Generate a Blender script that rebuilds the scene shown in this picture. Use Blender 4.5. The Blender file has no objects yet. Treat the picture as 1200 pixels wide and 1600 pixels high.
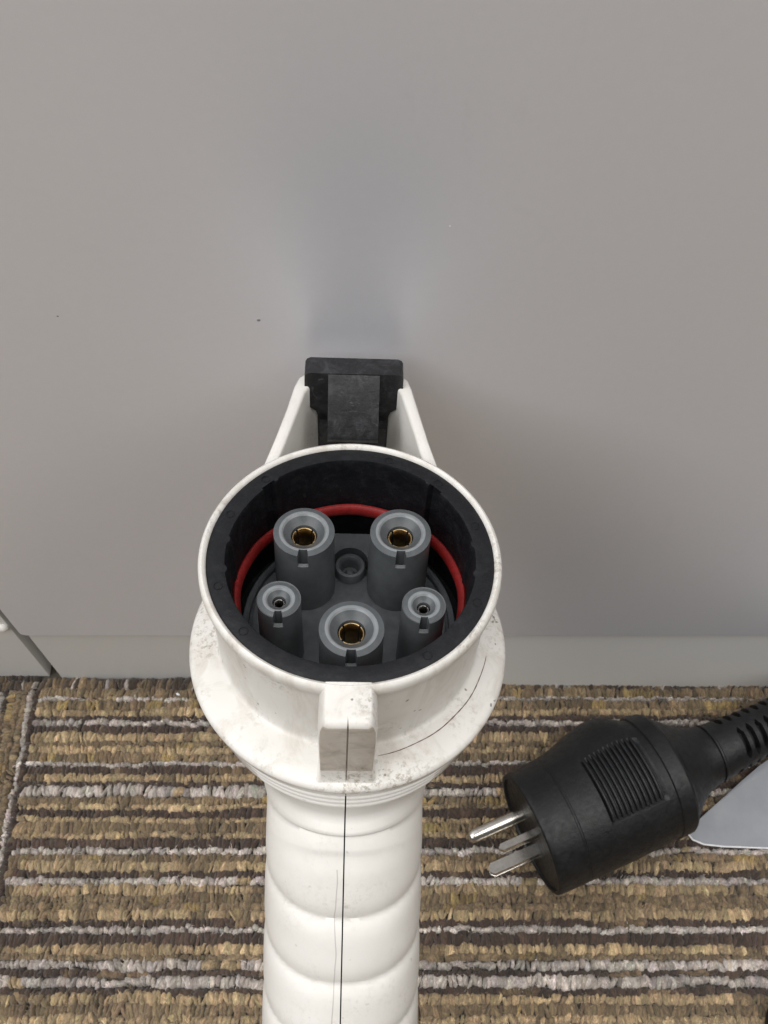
import bpy, bmesh, math, random
import numpy as np
from mathutils import Vector, Matrix
random.seed(7)
rng = np.random.default_rng(11)
S = 0.001                      # everything below is written in millimetres
PI = math.pi
scn = bpy.context.scene

# ------------------------------------------------------------------ camera
cam_d = bpy.data.cameras.new('camera')
cam = bpy.data.objects.new('camera', cam_d)
scn.collection.objects.link(cam)
cam.location = (0, 0, 0.4)
cam.rotation_euler = (math.radians(90 - 60.1), 0, 0)
cam_d.sensor_fit = 'VERTICAL'
cam_d.sensor_height = 24.0
cam_d.lens = 1550 / 1600 * 24.0
cam_d.clip_start = 0.01
cam_d.clip_end = 50
cam_d.dof.use_dof = True; cam_d.dof.focus_distance = 0.205; cam_d.dof.aperture_fstop = 48
scn.camera = cam
scn.render.resolution_x = 768
scn.render.resolution_y = 1024

# ------------------------------------------------------------------ light
world = bpy.data.worlds.new('World')
scn.world = world
world.use_nodes = True
bg = world.node_tree.nodes['Background']
bg.inputs[0].default_value = (0.99, 0.985, 0.97, 1)
bg.inputs[1].default_value = 0.13
scn.view_settings.view_transform = 'Standard'
scn.view_settings.look = 'None'
scn.view_settings.exposure = 0.0
scn.view_settings.gamma = 1.0

def area(name, loc, target, sx, sy, power, col):
    l = bpy.data.lights.new(name, 'AREA')
    l.shape = 'RECTANGLE'; l.size = sx; l.size_y = sy; l.energy = power; l.color = col
    o = bpy.data.objects.new(name, l)
    scn.collection.objects.link(o)
    o.location = loc
    d = Vector(target) - Vector(loc)
    o.rotation_euler = d.to_track_quat('-Z', 'Y').to_euler()
    return o
area('unseen_lamp', (-1.0, -0.35, 1.5), (0, 0.1, 0.1), 1.9, 1.2, 29, (0.985, 0.99, 1.0))  # unseen side lamp, added to brighten the panel's left
area('unseen_lamp', (1.0, -0.30, 1.4), (0, 0.1, 0.1), 1.2, 0.9, 9, (1.0, 0.98, 0.95))  # weaker unseen side lamp, added to brighten the panel's right
area('unseen_lamp', (-0.1, -0.05, 1.9), (0, 0.05, 0.1), 1.5, 0.7, 15, (1.0, 0.985, 0.96))  # overhead ceiling light, out of view

# ------------------------------------------------------------------ materials
class NT:
    def __init__(s, name):
        s.m = bpy.data.materials.new(name); s.m.use_nodes = True
        s.t = s.m.node_tree; s.b = s.t.nodes['Principled BSDF']
    def n(s, typ, **kw):
        x = s.t.nodes.new(typ)
        for k, v in kw.items():
            if isinstance(k, str) and hasattr(x, k): setattr(x, k, v)
        return x
    def l(s, a, b): s.t.links.new(a, b)
    def coord(s, scale=(1, 1, 1), kind='Object'):
        c = s.n('ShaderNodeTexCoord'); m = s.n('ShaderNodeMapping')
        m.inputs['Scale'].default_value = scale
        s.l(c.outputs[kind], m.inputs['Vector']); return m.outputs[0]
    def noise(s, vec, scale, detail=4, rough=0.55, dist=0.0):
        x = s.n('ShaderNodeTexNoise'); x.inputs['Scale'].default_value = scale
        x.inputs['Detail'].default_value = detail; x.inputs['Roughness'].default_value = rough
        x.inputs['Distortion'].default_value = dist
        s.l(vec, x.inputs['Vector']); return x.outputs[0]
    def ramp(s, fac, stops):
        r = s.n('ShaderNodeValToRGB'); e = r.color_ramp.elements
        while len(e) < len(stops): e.new(0.5)
        for i, (p, c) in enumerate(stops):
            e[i].position = p; e[i].color = (c[0], c[1], c[2], 1) if not isinstance(c, (int, float)) else (c, c, c, 1)
        s.l(fac, r.inputs[0]); return r.outputs[0]
    def mix(s, fac, a, b, mode='MIX'):
        x = s.n('ShaderNodeMix', data_type='RGBA', blend_type=mode)
        for sock, v in ((x.inputs[0], fac), (x.inputs[6], a), (x.inputs[7], b)):
            if hasattr(v, 'is_output'): s.l(v, sock)
            else: sock.default_value = v if isinstance(v, float) else (v[0], v[1], v[2], 1)
        return x.outputs[2]
    def bump(s, h, strength, dist):
        x = s.n('ShaderNodeBump'); x.inputs['Strength'].default_value = strength
        x.inputs['Distance'].default_value = dist; s.l(h, x.inputs['Height'])
        s.l(x.outputs[0], s.b.inputs['Normal']); return x

def plain(name, col, rough, metal=0.0, nscale=600, var=0.15, bump=0.15, bd=0.0002, spec=0.5):
    t = NT(name); v = t.coord()
    n1 = t.noise(v, nscale, 5)
    d = tuple(c * (1 - var) for c in col); e = tuple(min(1, c * (1 + var)) for c in col)
    t.l(t.ramp(n1, [(0.3, d), (0.7, e)]), t.b.inputs['Base Color'])
    t.b.inputs['Roughness'].default_value = rough
    t.b.inputs['Metallic'].default_value = metal
    t.b.inputs['Specular IOR Level'].default_value = spec
    t.bump(t.noise(v, nscale * 4, 3), bump, bd)
    return t.m

def white_plastic(name, grime=0.5, dull=False, line=False):
    t = NT(name); v = t.coord()
    base = t.ramp(t.noise(v, 35, 3), [(0.3, (0.645, 0.62, 0.58)), (0.7, (0.73, 0.71, 0.67))])
    # grime: specks gathered in patches
    patch = t.ramp(t.noise(v, 60, 4, 0.6), [(0.47, 0.0), (0.66, 1.0)])
    speck = t.ramp(t.noise(v, 900, 6, 0.7), [(0.50, 0.0), (0.62, 1.0)])
    m = t.mix(1.0, patch, speck, 'MULTIPLY')
    g = t.mix(1.0, m, (grime, grime, grime), 'MULTIPLY')
    c1 = t.mix(g, base, (0.30, 0.26, 0.21))
    smear = t.ramp(t.noise(t.coord((1, 1, 0.35)), 110, 5, 0.65, 1.2), [(0.50, 0.0), (0.75, 0.8 * grime * grime + 0.04)])
    c2 = t.mix(smear, c1, (0.42, 0.37, 0.31))
    dots = t.ramp(t.noise(v, 420, 2, 0.4), [(0.735, 0.0), (0.76, 0.9 * grime)])
    c3 = t.mix(dots, c2, (0.12, 0.10, 0.08))
    if dull:  # mottled dirt plus the tab front's shade, mixed into the colour
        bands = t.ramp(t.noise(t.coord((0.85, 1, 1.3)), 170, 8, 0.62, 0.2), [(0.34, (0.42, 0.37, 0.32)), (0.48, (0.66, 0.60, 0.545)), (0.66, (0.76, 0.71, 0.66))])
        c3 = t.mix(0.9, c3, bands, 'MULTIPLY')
    if line:
        # a thin wandering hairline scuff beside the joint
        co = t.n('ShaderNodeTexCoord'); sx = t.n('ShaderNodeSeparateXYZ'); t.l(co.outputs['Object'], sx.inputs[0])
        cz = t.n('ShaderNodeCombineXYZ'); t.l(sx.outputs[2], cz.inputs[2])
        w = t.noise(cz.outputs[0], 70, 2)
        mu = t.n('ShaderNodeMath', operation='MULTIPLY'); t.l(w, mu.inputs[0]); mu.inputs[1].default_value = 0.0026
        ad = t.n('ShaderNodeMath', operation='ADD'); t.l(mu.outputs[0], ad.inputs[0]); t.l(sx.outputs[0], ad.inputs[1])
        ad2 = t.n('ShaderNodeMath', operation='ADD'); t.l(ad.outputs[0], ad2.inputs[0]); ad2.inputs[1].default_value = 0.0002
        ab = t.n('ShaderNodeMath', operation='ABSOLUTE'); t.l(ad2.outputs[0], ab.inputs[0])
        ls = t.n('ShaderNodeMath', operation='LESS_THAN'); t.l(ab.outputs[0], ls.inputs[0]); ls.inputs[1].default_value = 0.00013
        gz = t.n('ShaderNodeMath', operation='LESS_THAN'); t.l(sx.outputs[2], gz.inputs[0]); gz.inputs[1].default_value = -0.052
        m2 = t.n('ShaderNodeMath', operation='MULTIPLY'); t.l(ls.outputs[0], m2.inputs[0]); t.l(gz.outputs[0], m2.inputs[1])
        m3 = t.n('ShaderNodeMath', operation='MULTIPLY'); t.l(m2.outputs[0], m3.inputs[0]); m3.inputs[1].default_value = 0.5
        c3 = t.mix(m3.outputs[0], c3, (0.30, 0.26, 0.25))
    t.l(c3, t.b.inputs['Base Color'])
    t.l(t.ramp(t.noise(v, 200, 3), [(0.3, 0.36), (0.7, 0.5)]), t.b.inputs['Roughness'])
    t.b.inputs['Subsurface Weight'].default_value = 0.08
    t.b.inputs['Subsurface Radius'].default_value = (0.002, 0.0016, 0.0012)
    t.b.inputs['Subsurface Scale'].default_value = 1.0
    t.bump(t.noise(v, 500, 5, 0.6), 0.25, 0.0002)
    return t.m

M = {}
M['white'] = white_plastic('grimy_white_plastic', 0.85)
M['white_clean'] = white_plastic('white_plastic', 0.22, line=True)
M['white_dirty_shaded'] = white_plastic('dirty_shaded_white_plastic', 1.0, dull=True)

def black_scuffed(name, base, amt, rough=0.45, spec=0.5):
    t = NT(name); v = t.coord(); t.b.inputs['Specular IOR Level'].default_value = spec
    n1 = t.ramp(t.noise(v, 260, 7, 0.72, 0.6), [(0.48, 0.0), (0.75, amt)])
    n2 = t.ramp(t.noise(t.coord((1, 6, 1)), 330, 6, 0.7, 1.5), [(0.60, 0.0), (0.72, amt)])
    c = t.mix(n1, base, (0.13, 0.135, 0.15)); c = t.mix(n2, c, (0.2, 0.2, 0.21))
    t.l(c, t.b.inputs['Base Color'])
    t.l(t.ramp(t.noise(v, 500, 4), [(0.3, rough - 0.08), (0.7, rough + 0.15)]), t.b.inputs['Roughness'])
    t.bump(t.noise(v, 700, 6, 0.65), 0.45, 0.00035)
    return t.m
M['liner'] = black_scuffed('black_liner_plastic', (0.004, 0.0045, 0.006), 0.07, 0.5, 0.28)
M['hook'] = black_scuffed('black_hook_plastic', (0.007, 0.007, 0.008), 0.30, 0.5)
M['plug'] = black_scuffed('black_plug_rubber', (0.0045, 0.0048, 0.0055), 0.07, 0.42, 0.45)
M['grey'] = plain('dark_grey_plastic', (0.072, 0.078, 0.082), 0.34, 0, 500, 0.12, 0.12, spec=0.35)
M['grey_edge'] = plain('pale_grey_edge', (0.18, 0.19, 0.197), 0.30, 0, 500, 0.12, 0.1)  # paler grey for the rim around each socket mouth
M['grey_base'] = plain('grey_base_plastic', (0.062, 0.067, 0.073), 0.42, 0, 500, 0.2, 0.2, spec=0.35)
M['red'] = plain('red_rubber', (0.21, 0.008, 0.007), 0.55, 0, 900, 0.25, 0.3)
M['crack'] = plain('rust_brown_joint', (0.10, 0.03, 0.02), 0.7)
M['nib'] = plain('grey_nib', (0.22, 0.22, 0.23), 0.6)
M['gap'] = plain('dark_gap', (0.015, 0.013, 0.012), 0.8)
M['brass'] = plain('brass', (0.32, 0.225, 0.11), 0.28, 1.0, 700, 0.2, 0.1)
M['dark_steel'] = plain('dark_steel', (0.16, 0.15, 0.14), 0.3, 1.0, 700, 0.12, 0.1)
M['steel'] = plain('nickel_steel', (0.66, 0.63, 0.57), 0.20, 1.0, 700, 0.12, 0.1)

def metal_paint(name, a, b, rough, spec, metal=0.0):
    t = NT(name); v = t.coord()
    c = t.mix(0.35, t.ramp(t.noise(v, 6, 4), [(0.3, a), (0.7, b)]), t.ramp(t.noise(v, 420, 3, 0.7), [(0.3, a), (0.7, b)]))
    mark = t.ramp(t.noise(t.coord((1, 1, 0.3)), 30, 6, 0.75, 1.5), [(0.62, 0.0), (0.80, 0.25)])
    c = t.mix(mark, c, tuple(q * 0.8 for q in a))
    t.l(c, t.b.inputs['Base Color'])
    t.l(t.ramp(t.noise(v, 25, 2), [(0.2, rough - 0.01), (0.8, rough + 0.015)]), t.b.inputs['Roughness'])
    t.b.inputs['Specular IOR Level'].default_value = spec; t.b.inputs['Metallic'].default_value = metal
    t.bump(t.noise(v, 1500, 2, 0.5), 0.10, 0.0001)
    return t.m
M['panel'] = metal_paint('grey_painted_steel', (0.815, 0.825, 0.88), (0.855, 0.863, 0.912), 0.44, 0.9, 0.45)
M['kick'] = metal_paint('beige_painted_steel', (0.63, 0.62, 0.595), (0.67, 0.66, 0.64), 0.42, 0.5)

def paper_mat():
    t = NT('grey_paper'); v = t.coord()
    t.l(t.ramp(t.noise(v, 90, 5), [(0.3, (0.23, 0.24, 0.26)), (0.7, (0.28, 0.29, 0.31))]), t.b.inputs['Base Color'])
    t.b.inputs['Roughness'].default_value = 0.5
    t.bump(t.noise(v, 150, 4), 0.15, 0.0006)
    return t.m
M['paper'] = paper_mat()
M['paper_edge'] = plain('white_paper_edge', (0.75, 0.75, 0.76), 0.6)

def carpet_mat():
    t = NT('carpet_yarn')
    a = t.n('ShaderNodeAttribute'); a.attribute_name = 'Col'
    uv = t.n('ShaderNodeTexCoord')
    mp = t.n('ShaderNodeMapping'); mp.inputs['Scale'].default_value = (8.0, 2.2, 1); mp.inputs['Rotation'].default_value = (0, 0, 0.5)
    t.l(uv.outputs['UV'], mp.inputs['Vector'])
    f = t.noise(mp.outputs[0], 1.0, 4, 0.75, 0.9)
    c = t.mix(1.0, a.outputs['Color'], t.ramp(f, [(0.32, 0.40), (0.46, 0.82), (0.56, 1.15), (0.68, 1.8)]), 'MULTIPLY')
    t.l(c, t.b.inputs['Base Color'])
    t.b.inputs['Roughness'].default_value = 0.75
    t.b.inputs['Specular IOR Level'].default_value = 0.3
    t.b.inputs['Sheen Weight'].default_value = 0.25
    t.bump(f, 0.8, 0.0006)
    return t.m
M['carpet'] = carpet_mat()

# ------------------------------------------------------------------ helpers
def mesh_obj(name, verts, faces, mat, parent=None, smooth=True, mats=None, midx=None, sharp=None):
    me = bpy.data.meshes.new(name)
    me.from_pydata([(x * S, y * S, z * S) for x, y, z in verts], [], faces)
    me.materials.append(mat)
    for m in (mats or []): me.materials.append(m)
    if midx is not None: me.polygons.foreach_set('material_index', midx)
    bm = bmesh.new(); bm.from_mesh(me); bmesh.ops.recalc_face_normals(bm, faces=bm.faces)
    for f in bm.faces: f.smooth = smooth
    if smooth and sharp:
        for e in bm.edges:
            if len(e.link_faces) == 2 and e.calc_face_angle(0) > math.radians(sharp): e.smooth = False
    bm.to_mesh(me); bm.free()
    o = bpy.data.objects.new(name, me)
    scn.collection.objects.link(o)
    if parent: o.parent = parent
    return o

def finish(name, bm, mat, parent=None, bevel=0, seg=3, sharp=35, ang=30):
    if bevel:
        es = [e for e in bm.edges if len(e.link_faces) == 2 and e.calc_face_angle(0) > math.radians(ang)]
        bmesh.ops.bevel(bm, geom=es, offset=bevel, segments=seg, profile=0.5, affect='EDGES', clamp_overlap=True)
    bmesh.ops.recalc_face_normals(bm, faces=bm.faces)
    for f in bm.faces: f.smooth = True
    for e in bm.edges:
        if len(e.link_faces) == 2 and e.calc_face_angle(0) > math.radians(sharp): e.smooth = False
    bmesh.ops.scale(bm, vec=(S, S, S), verts=bm.verts)
    me = bpy.data.meshes.new(name); bm.to_mesh(me); bm.free(); me.materials.append(mat)
    o = bpy.data.objects.new(name, me); scn.collection.objects.link(o)
    if parent: o.parent = parent
    return o

def prism_bm(poly, axis, lo, hi):
    """polygon in the two other axes, extruded along axis (0,1,2)"""
    bm = bmesh.new()
    def P(p, t):
        q = list(p); q.insert(axis, t); return q
    a = [bm.verts.new(P(p, lo)) for p in poly]; b = [bm.verts.new(P(p, hi)) for p in poly]
    n = len(poly)
    bm.faces.new(a); bm.faces.new(b[::-1])
    for i in range(n): bm.faces.new((a[i], a[(i + 1) % n], b[(i + 1) % n], b[i]))
    return bm

def lathe(name, prof, mat, parent=None, n=128, closed=False, sharp=40, loc=(0, 0, 0), rfun=None, mats=None, segm=None):
    """prof: (r, z[, cy]); rfun(r,z,theta)->r"""
    vs, fs, mi = [], [], []
    for k, p in enumerate(prof):
        r, z = p[0], p[1]; cy = p[2] if len(p) > 2 else 0
        for i in range(n):
            th = 2 * PI * i / n
            rr = rfun(r, z, th, k) if rfun else r
            vs.append((loc[0] + rr * math.cos(th), loc[1] + cy + rr * math.sin(th), loc[2] + z))
    m = len(prof)
    for k in range(m if closed else m - 1):
        k2 = (k + 1) % m
        for i in range(n):
            j = (i + 1) % n
            fs.append((k * n + i, k * n + j, k2 * n + j, k2 * n + i)); mi.append(segm[k] if segm else 0)
    return mesh_obj(name, vs, fs, mat, parent, True, mats, mi, sharp)

def tube(name, pts, rad, mat, parent=None, n=12, caps=True, closed=False):
    pts = [Vector(p) for p in pts]; N = len(pts); vs = []; fs = []
    up = Vector((0, 0, 1)); prev = None
    for i in range(N):
        if closed: d = pts[(i + 1) % N] - pts[i - 1]
        else: d = pts[min(N - 1, i + 1)] - pts[max(0, i - 1)]
        d.normalize()
        if prev is None:
            a = d.cross(up)
            if a.length < 1e-3: a = d.cross(Vector((1, 0, 0)))
        else: a = prev - d * prev.dot(d)
        a.normalize(); prev = a; b = d.cross(a)
        r = rad[i] if isinstance(rad, (list, tuple)) else rad
        for k in range(n):
            t = 2 * PI * k / n; p = pts[i] + a * (r * math.cos(t)) + b * (r * math.sin(t)); vs.append(tuple(p))
    for i in range(N if closed else N - 1):
        i2 = (i + 1) % N
        for k in range(n):
            k2 = (k + 1) % n; fs.append((i * n + k, i * n + k2, i2 * n + k2, i2 * n + k))
    if caps and not closed:
        fs.append(tuple(range(n))); fs.append(tuple((N - 1) * n + k for k in range(n)))
    return mesh_obj(name, vs, fs, mat, parent, True, sharp=50)

def thing(name, label, cat, loc=(0, 0, 0)):
    o = bpy.data.objects.new(name, None); scn.collection.objects.link(o)
    o.location = Vector(loc) * S; o['label'] = label; o['category'] = cat
    o.empty_display_size = 0.01
    return o
def tag(o, label, cat, group=None):
    o['label'] = label; o['category'] = cat
    if group: o['group'] = group
    return o

# ------------------------------------------------------------------ carpet (setting)
WALL_Y = 147.3
KICK_Y = 148.5
def srgb(r, g, b):
    f = lambda c: ((c / 255 + 0.055) / 1.055) ** 2.4 if c > 10 else c / 255 / 12.92
    return np.array((f(r), f(g), f(b)))
COL = {'k': srgb(68, 54, 45), 'o': srgb(116, 99, 75), 't': srgb(157, 136, 104), 'w': srgb(176, 166, 157),
       'g': srgb(142, 121, 80), 'd': srgb(60, 49, 40), 'm': srgb(104, 87, 66)}
def vtoY(v):
    dep = math.radians(60.1) + math.atan((v - 800) / 1550)
    return 397 / math.tan(dep)
seq = [(0, 45, 'm'), (45, 85, 'o'), (85, 100, 'w'), (100, 140, 'o'), (140, 170, 't'), (170, 190, 'k'), (190, 215, 'w'),
       (215, 250, 'k'), (250, 290, 't'), (290, 315, 'o'), (315, 345, 't'), (345, 385, 'o'), (385, 400, 'w'), (400, 445, 'k'),
       (445, 475, 't'), (475, 495, 'k'), (495, 545, 'w'), (545, 580, 'o'), (580, 600, 't'), (600, 645, 'k'), (645, 665, 't'),
       (665, 715, 'o'), (715, 735, 't'), (735, 785, 'k'), (785, 812, 'w'), (812, 845, 'o'), (845, 890, 't'), (890, 920, 'k'),
       (920, 955, 'w'), (955, 1000, 't'), (1000, 1040, 'o'), (1040, 1070, 'o'), (1070, 1115, 't'), (1115, 1150, 'k'), (1150, 1175, 'w'),
       (1175, 1235, 'k'), (1235, 1280, 't'), (1280, 1300, 'o'), (1300, 1350, 'w'), (1350, 1375, 'k'), (1375, 1435, 'w'),
       (1435, 1465, 'k'), (1465, 1510, 't'), (1510, 1565, 'o'), (1565, 1600, 't')]
rows = [(vtoY(1060 + b / 2.963), vtoY(1060 + a / 2.963), c) for a, b, c in seq]   # (ylo, yhi, col)
y = rows[-1][0]
while y > -45:
    w = random.choice((2.6, 3.2, 4.2, 5.0)); rows.append((y - w, y, random.choice('ktowotk'))); y -= w

LV, LF, LC, LUV = [], [], [], []
def make_loops(centers, sx, sy, sz, cols, tilt, rot):
    """every loop is a bulging arch of yarn; arrays of N loops -> vertices. rot: rows along X (False) or along Y (True)"""
    N = len(centers); U, V = 9, 6
    u = np.linspace(0, PI, U)              # along the arch (across the row)
    v = np.linspace(0, PI, V)              # over its width
    uu, vv = np.meshgrid(u, v, indexing='ij')
    bx = np.cos(vv) * (0.45 + 0.55 * np.sin(uu) ** 0.6)
    by = np.cos(uu)
    bz = np.sin(uu) ** 0.55 * (0.35 + 0.65 * np.sin(vv) ** 0.8)
    x = bx[None] * sx[:, None, None]; yy = by[None] * sy[:, None, None]; z = bz[None] * sz[:, None, None]
    x = x + tilt[:, None, None] * yy
    jit = rng.normal(0, 1, (3, N, U, V))
    x = x + jit[0] * 0.13; yy = yy + jit[1] * 0.18; z = z + jit[2] * 0.15
    if rot: x, yy = yy, x
    P = np.stack([x + centers[:, 0, None, None], yy + centers[:, 1, None, None], z + centers[:, 2, None, None]], -1)
    P = P.reshape(N * U * V, 3)
    idx = np.arange(U * V).reshape(U, V)
    q = np.stack([idx[:-1, :-1], idx[1:, :-1], idx[1:, 1:], idx[:-1, 1:]], -1).reshape(-1, 4)
    if rot: q = q[:, ::-1]
    base = sum(len(a) for a in LV)
    Fq = (q[None] + (np.arange(N) * U * V)[:, None, None]).reshape(-1, 4) + base
    LV.append(P); LF.append(Fq)
    LC.append(np.repeat(cols, U * V, 0))
    uvv = np.stack([vv / PI, uu / PI * 2], -1).reshape(1, U * V, 2) + rng.uniform(0, 60, (N, 1, 2))
    LUV.append(uvv.reshape(-1, 2))

def snoise(n, step, amp):
    k = max(4, n // step + 3)
    return np.interp(np.arange(n), np.arange(k) * step, rng.normal(0, amp, k))
def lay_rows(rws, a0, a1, rot, clip=None):
    for lo, hi, c in rws:
        w = hi - lo
        parts = 1 if w < 5.2 else 2
        for p in range(parts):
            l = lo + w * p / parts; h = lo + w * (p + 1) / parts; ww = h - l
            pitch = 1.8 if c in 'kw' else 1.6
            n = int((a1 - a0) / pitch)
            pos = a0 + (np.arange(n) + 0.5) * pitch + rng.normal(0, 0.22, n)
            cen = (l + h) / 2 + snoise(n, 6, 0.3) + rng.normal(0, 0.32, n)
            sc = np.clip(1 + snoise(n, 9, 0.30 if c == 'w' else 0.18), 0.45, 1.4)
            hgt = 3.2 * np.clip(1 + snoise(n, 7, 0.10) + rng.normal(0, 0.08, n), 0.6, 1.35)
            if c == 'w': hgt = hgt * 1.10
            if c == 'k': hgt = hgt * 0.88
            col = np.repeat(COL[c][None], n, 0)
            # neighbours' yarn showing here and there
            swap = snoise(n, 5, 1.0)
            alt = {'k': 'm', 'o': 'g', 't': 'o', 'w': 't', 'm': 'd', 'g': 'o', 'd': 'm'}[c]
            thr = {'w': 1.5, 'o': 1.1, 't': 0.9, 'k': 1.1}.get(c, 0.7)
            s_ = swap > thr; col[s_] = COL[alt]
            if c == 'm':
                r_ = rng.random(n); col[r_ < .3] = COL['d']; col[(r_ > .85)] = COL['w'] * .8
            if c == 't':
                r_ = rng.random(n); col[r_ < .10] = COL['t'] * 1.25
            col = col * np.exp(rng.normal(0, 0.20, (n, 1))) * np.exp(rng.normal(0, 0.022, (n, 3))) * np.exp(snoise(n, 14, 0.14))[:, None]
            z0 = np.full(n, -0.2)
            cs = np.stack([cen, pos, z0], 1) if rot else np.stack([pos, cen, z0], 1)
            keep = np.ones(n, bool) if clip is None else clip(cs)
            sel = lambda q: q[keep]
            make_loops(sel(cs), sel(pitch * 0.72 * np.exp(rng.normal(0, 0.3, n))), sel((ww * (0.46 if c == 'w' else 0.60) + (0.15 if c == 'w' else 0.35)) * sc), sel(hgt), sel(np.clip(col, 0, 0.9)), sel(rng.normal(0.05, 0.25, n)), rot)
XB = -144.5
clipA = lambda c: (c[:, 1] < 143.2)
lay_rows(rows, XB + 0.3, 205, False, lambda c: (c[:, 1] < KICK_Y + 2))
# tile turned a quarter, left of the seam; rows run away from the camera
side = []; x = XB - 0.2
for w, c in ((2.0, 'k'), (2.2, 'w'), (2.6, 'o'), (2.0, 'o'), (3.2, 'g'), (2.4, 'd'), (3.2, 'w'), (3.0, 'o'), (2.8, 't'), (3, 'k'), (3, 't'), (4, 'o'), (2.2, 'w'), (3, 'k'), (4, 't')):
    side.append((x - w, x, c)); x -= w
lay_rows(side, -45, 143.0, True)
lay_rows([(143.0, 146.2, 'm'), (145.8, 149.0, 'd')], -186, XB, False)
carpet_top = None
def build_carpet():
    P = np.concatenate(LV) * S; Fq = np.concatenate(LF); C = np.concatenate(LC); UVv = np.concatenate(LUV)
    # fuzzy stray fibres standing out of the loops
    nf = 90000
    src = rng.integers(0, len(P), nf)
    base = P[src].copy(); cc = C[src]
    ang = rng.uniform(0, 2 * PI, nf); L = rng.uniform(0.5, 2.1, nf) * S; wd = 0.05 * S
    d = np.stack([np.cos(ang), np.sin(ang), rng.uniform(0.05, 0.7, nf)], 1)
    sd = np.stack([-np.sin(ang), np.cos(ang), np.zeros(nf)], 1)
    mid = base + d * (L * 0.5)[:, None]; tip = base + d * L[:, None] - np.array((0, 0, 1)) * (L * 0.35)[:, None] + sd * (rng.normal(0, .3, nf) * L)[:, None]
    fv = np.stack([base - sd * wd, base + sd * wd, mid + sd * wd, mid - sd * wd, tip], 1).reshape(-1, 3)
    b0 = len(P)
    k = (np.arange(nf) * 5)[:, None] + b0
    quads = k + np.array([[0, 1, 2, 3]]); tris = k + np.array([[3, 2, 4]])
    P = np.concatenate([P, fv]); C = np.concatenate([C, np.repeat(np.clip(cc * 1.6 + .02, 0, .9), 5, 0)])
    UVv = np.concatenate([UVv, np.repeat(rng.uniform(0, 60, (nf, 2)), 5, 0)])
    Fq = np.concatenate([Fq, quads])
    me = bpy.data.meshes.new('carpet_pile')
    me.vertices.add(len(P)); me.vertices.foreach_set('co', P.ravel().astype(np.float32))
    nq, nt = len(Fq), len(tris)
    loops = np.concatenate([Fq.ravel(), tris.ravel()])
    me.loops.add(len(loops)); me.loops.foreach_set('vertex_index', loops.astype(np.int32))
    me.polygons.add(nq + nt)
    st = np.concatenate([np.arange(nq) * 4, nq * 4 + np.arange(nt) * 3])
    me.polygons.foreach_set('loop_start', st.astype(np.int32))
    me.polygons.foreach_set('use_smooth', np.ones(nq + nt, bool))
    ca = me.color_attributes.new('Col', 'FLOAT_COLOR', 'POINT')
    ca.data.foreach_set('color', np.concatenate([C, np.ones((len(C), 1))], 1).ravel().astype(np.float32))
    uvl = me.uv_layers.new(name='UVMap')
    uvl.data.foreach_set('uv', UVv[loops].ravel().astype(np.float32))
    me.update(calc_edges=True); me.validate()
    me.materials.append(M['carpet'])
    o = bpy.data.objects.new('carpet_pile', me); scn.collection.objects.link(o)
    return o
pile = build_carpet()
pile['kind'] = 'stuff'; pile['label'] = 'looped striped carpet pile in brown, tan and grey'; pile['category'] = 'carpet'

def backing_mat():
    t = NT('carpet_backing'); v = t.coord()
    mp = t.coord((0.06, 1, 1))
    c = t.ramp(t.noise(mp, 160, 3), [(0.35, tuple(COL['k'])), (0.5, tuple(COL['o'])), (0.6, tuple(COL['t'])), (0.7, tuple(COL['w']))])
    t.l(c, t.b.inputs['Base Color']); t.b.inputs['Roughness'].default_value = 0.9
    t.bump(t.noise(v, 700, 4), 0.8, 0.002)
    return t.m
M['far_carpet'] = backing_mat()
bk = plain('carpet_base', (0.10, 0.084, 0.062), 0.95); 
g = mesh_obj('floor', [(-206, -46, -0.3), (206, -46, -0.3), (206, 300, -0.3), (-206, 300, -0.3)], [(0, 1, 2, 3)], bk, smooth=False)
g['kind'] = 'structure'
# the rest of the floor, out of the picture: the same carpet at pile height
vs = []; fs = []
for (x0, x1, y0, y1) in ((-1500, 1500, -2000, -46), (-1500, -186, -46, 160), (205, 1500, -46, 160)):
    b = len(vs); vs += [(x0, y0, 2.6), (x1, y0, 2.6), (x1, y1, 2.6), (x0, y1, 2.6)]; fs.append((b, b + 1, b + 2, b + 3))
g2 = mesh_obj('carpet', vs, fs, M['far_carpet'], smooth=False); g2['kind'] = 'structure'

# ------------------------------------------------------------------ cabinets
DOOR_Z = 400 - 350.2
cab = thing('cabinet', 'grey painted steel cabinet with smooth door and beige kick plate behind the white connector', 'cabinet', (0, 0, 0))
# door panel: rounded lower corner, thin folded bottom lip
dx0 = -137.9
poly = []
rc = 2.2
for k in range(7):
    a = PI + (PI / 2) * k / 6
    poly.append((dx0 + rc + rc * math.cos(a), DOOR_Z + rc + rc * math.sin(a)))
poly = [(dx0, 640)] + poly + [(560, DOOR_Z), (560, 640)]
bm = prism_bm(poly, 1, WALL_Y, WALL_Y + 1.0)
door = finish('door', bm, M['panel'], cab, bevel=0.35, seg=3)
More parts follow.
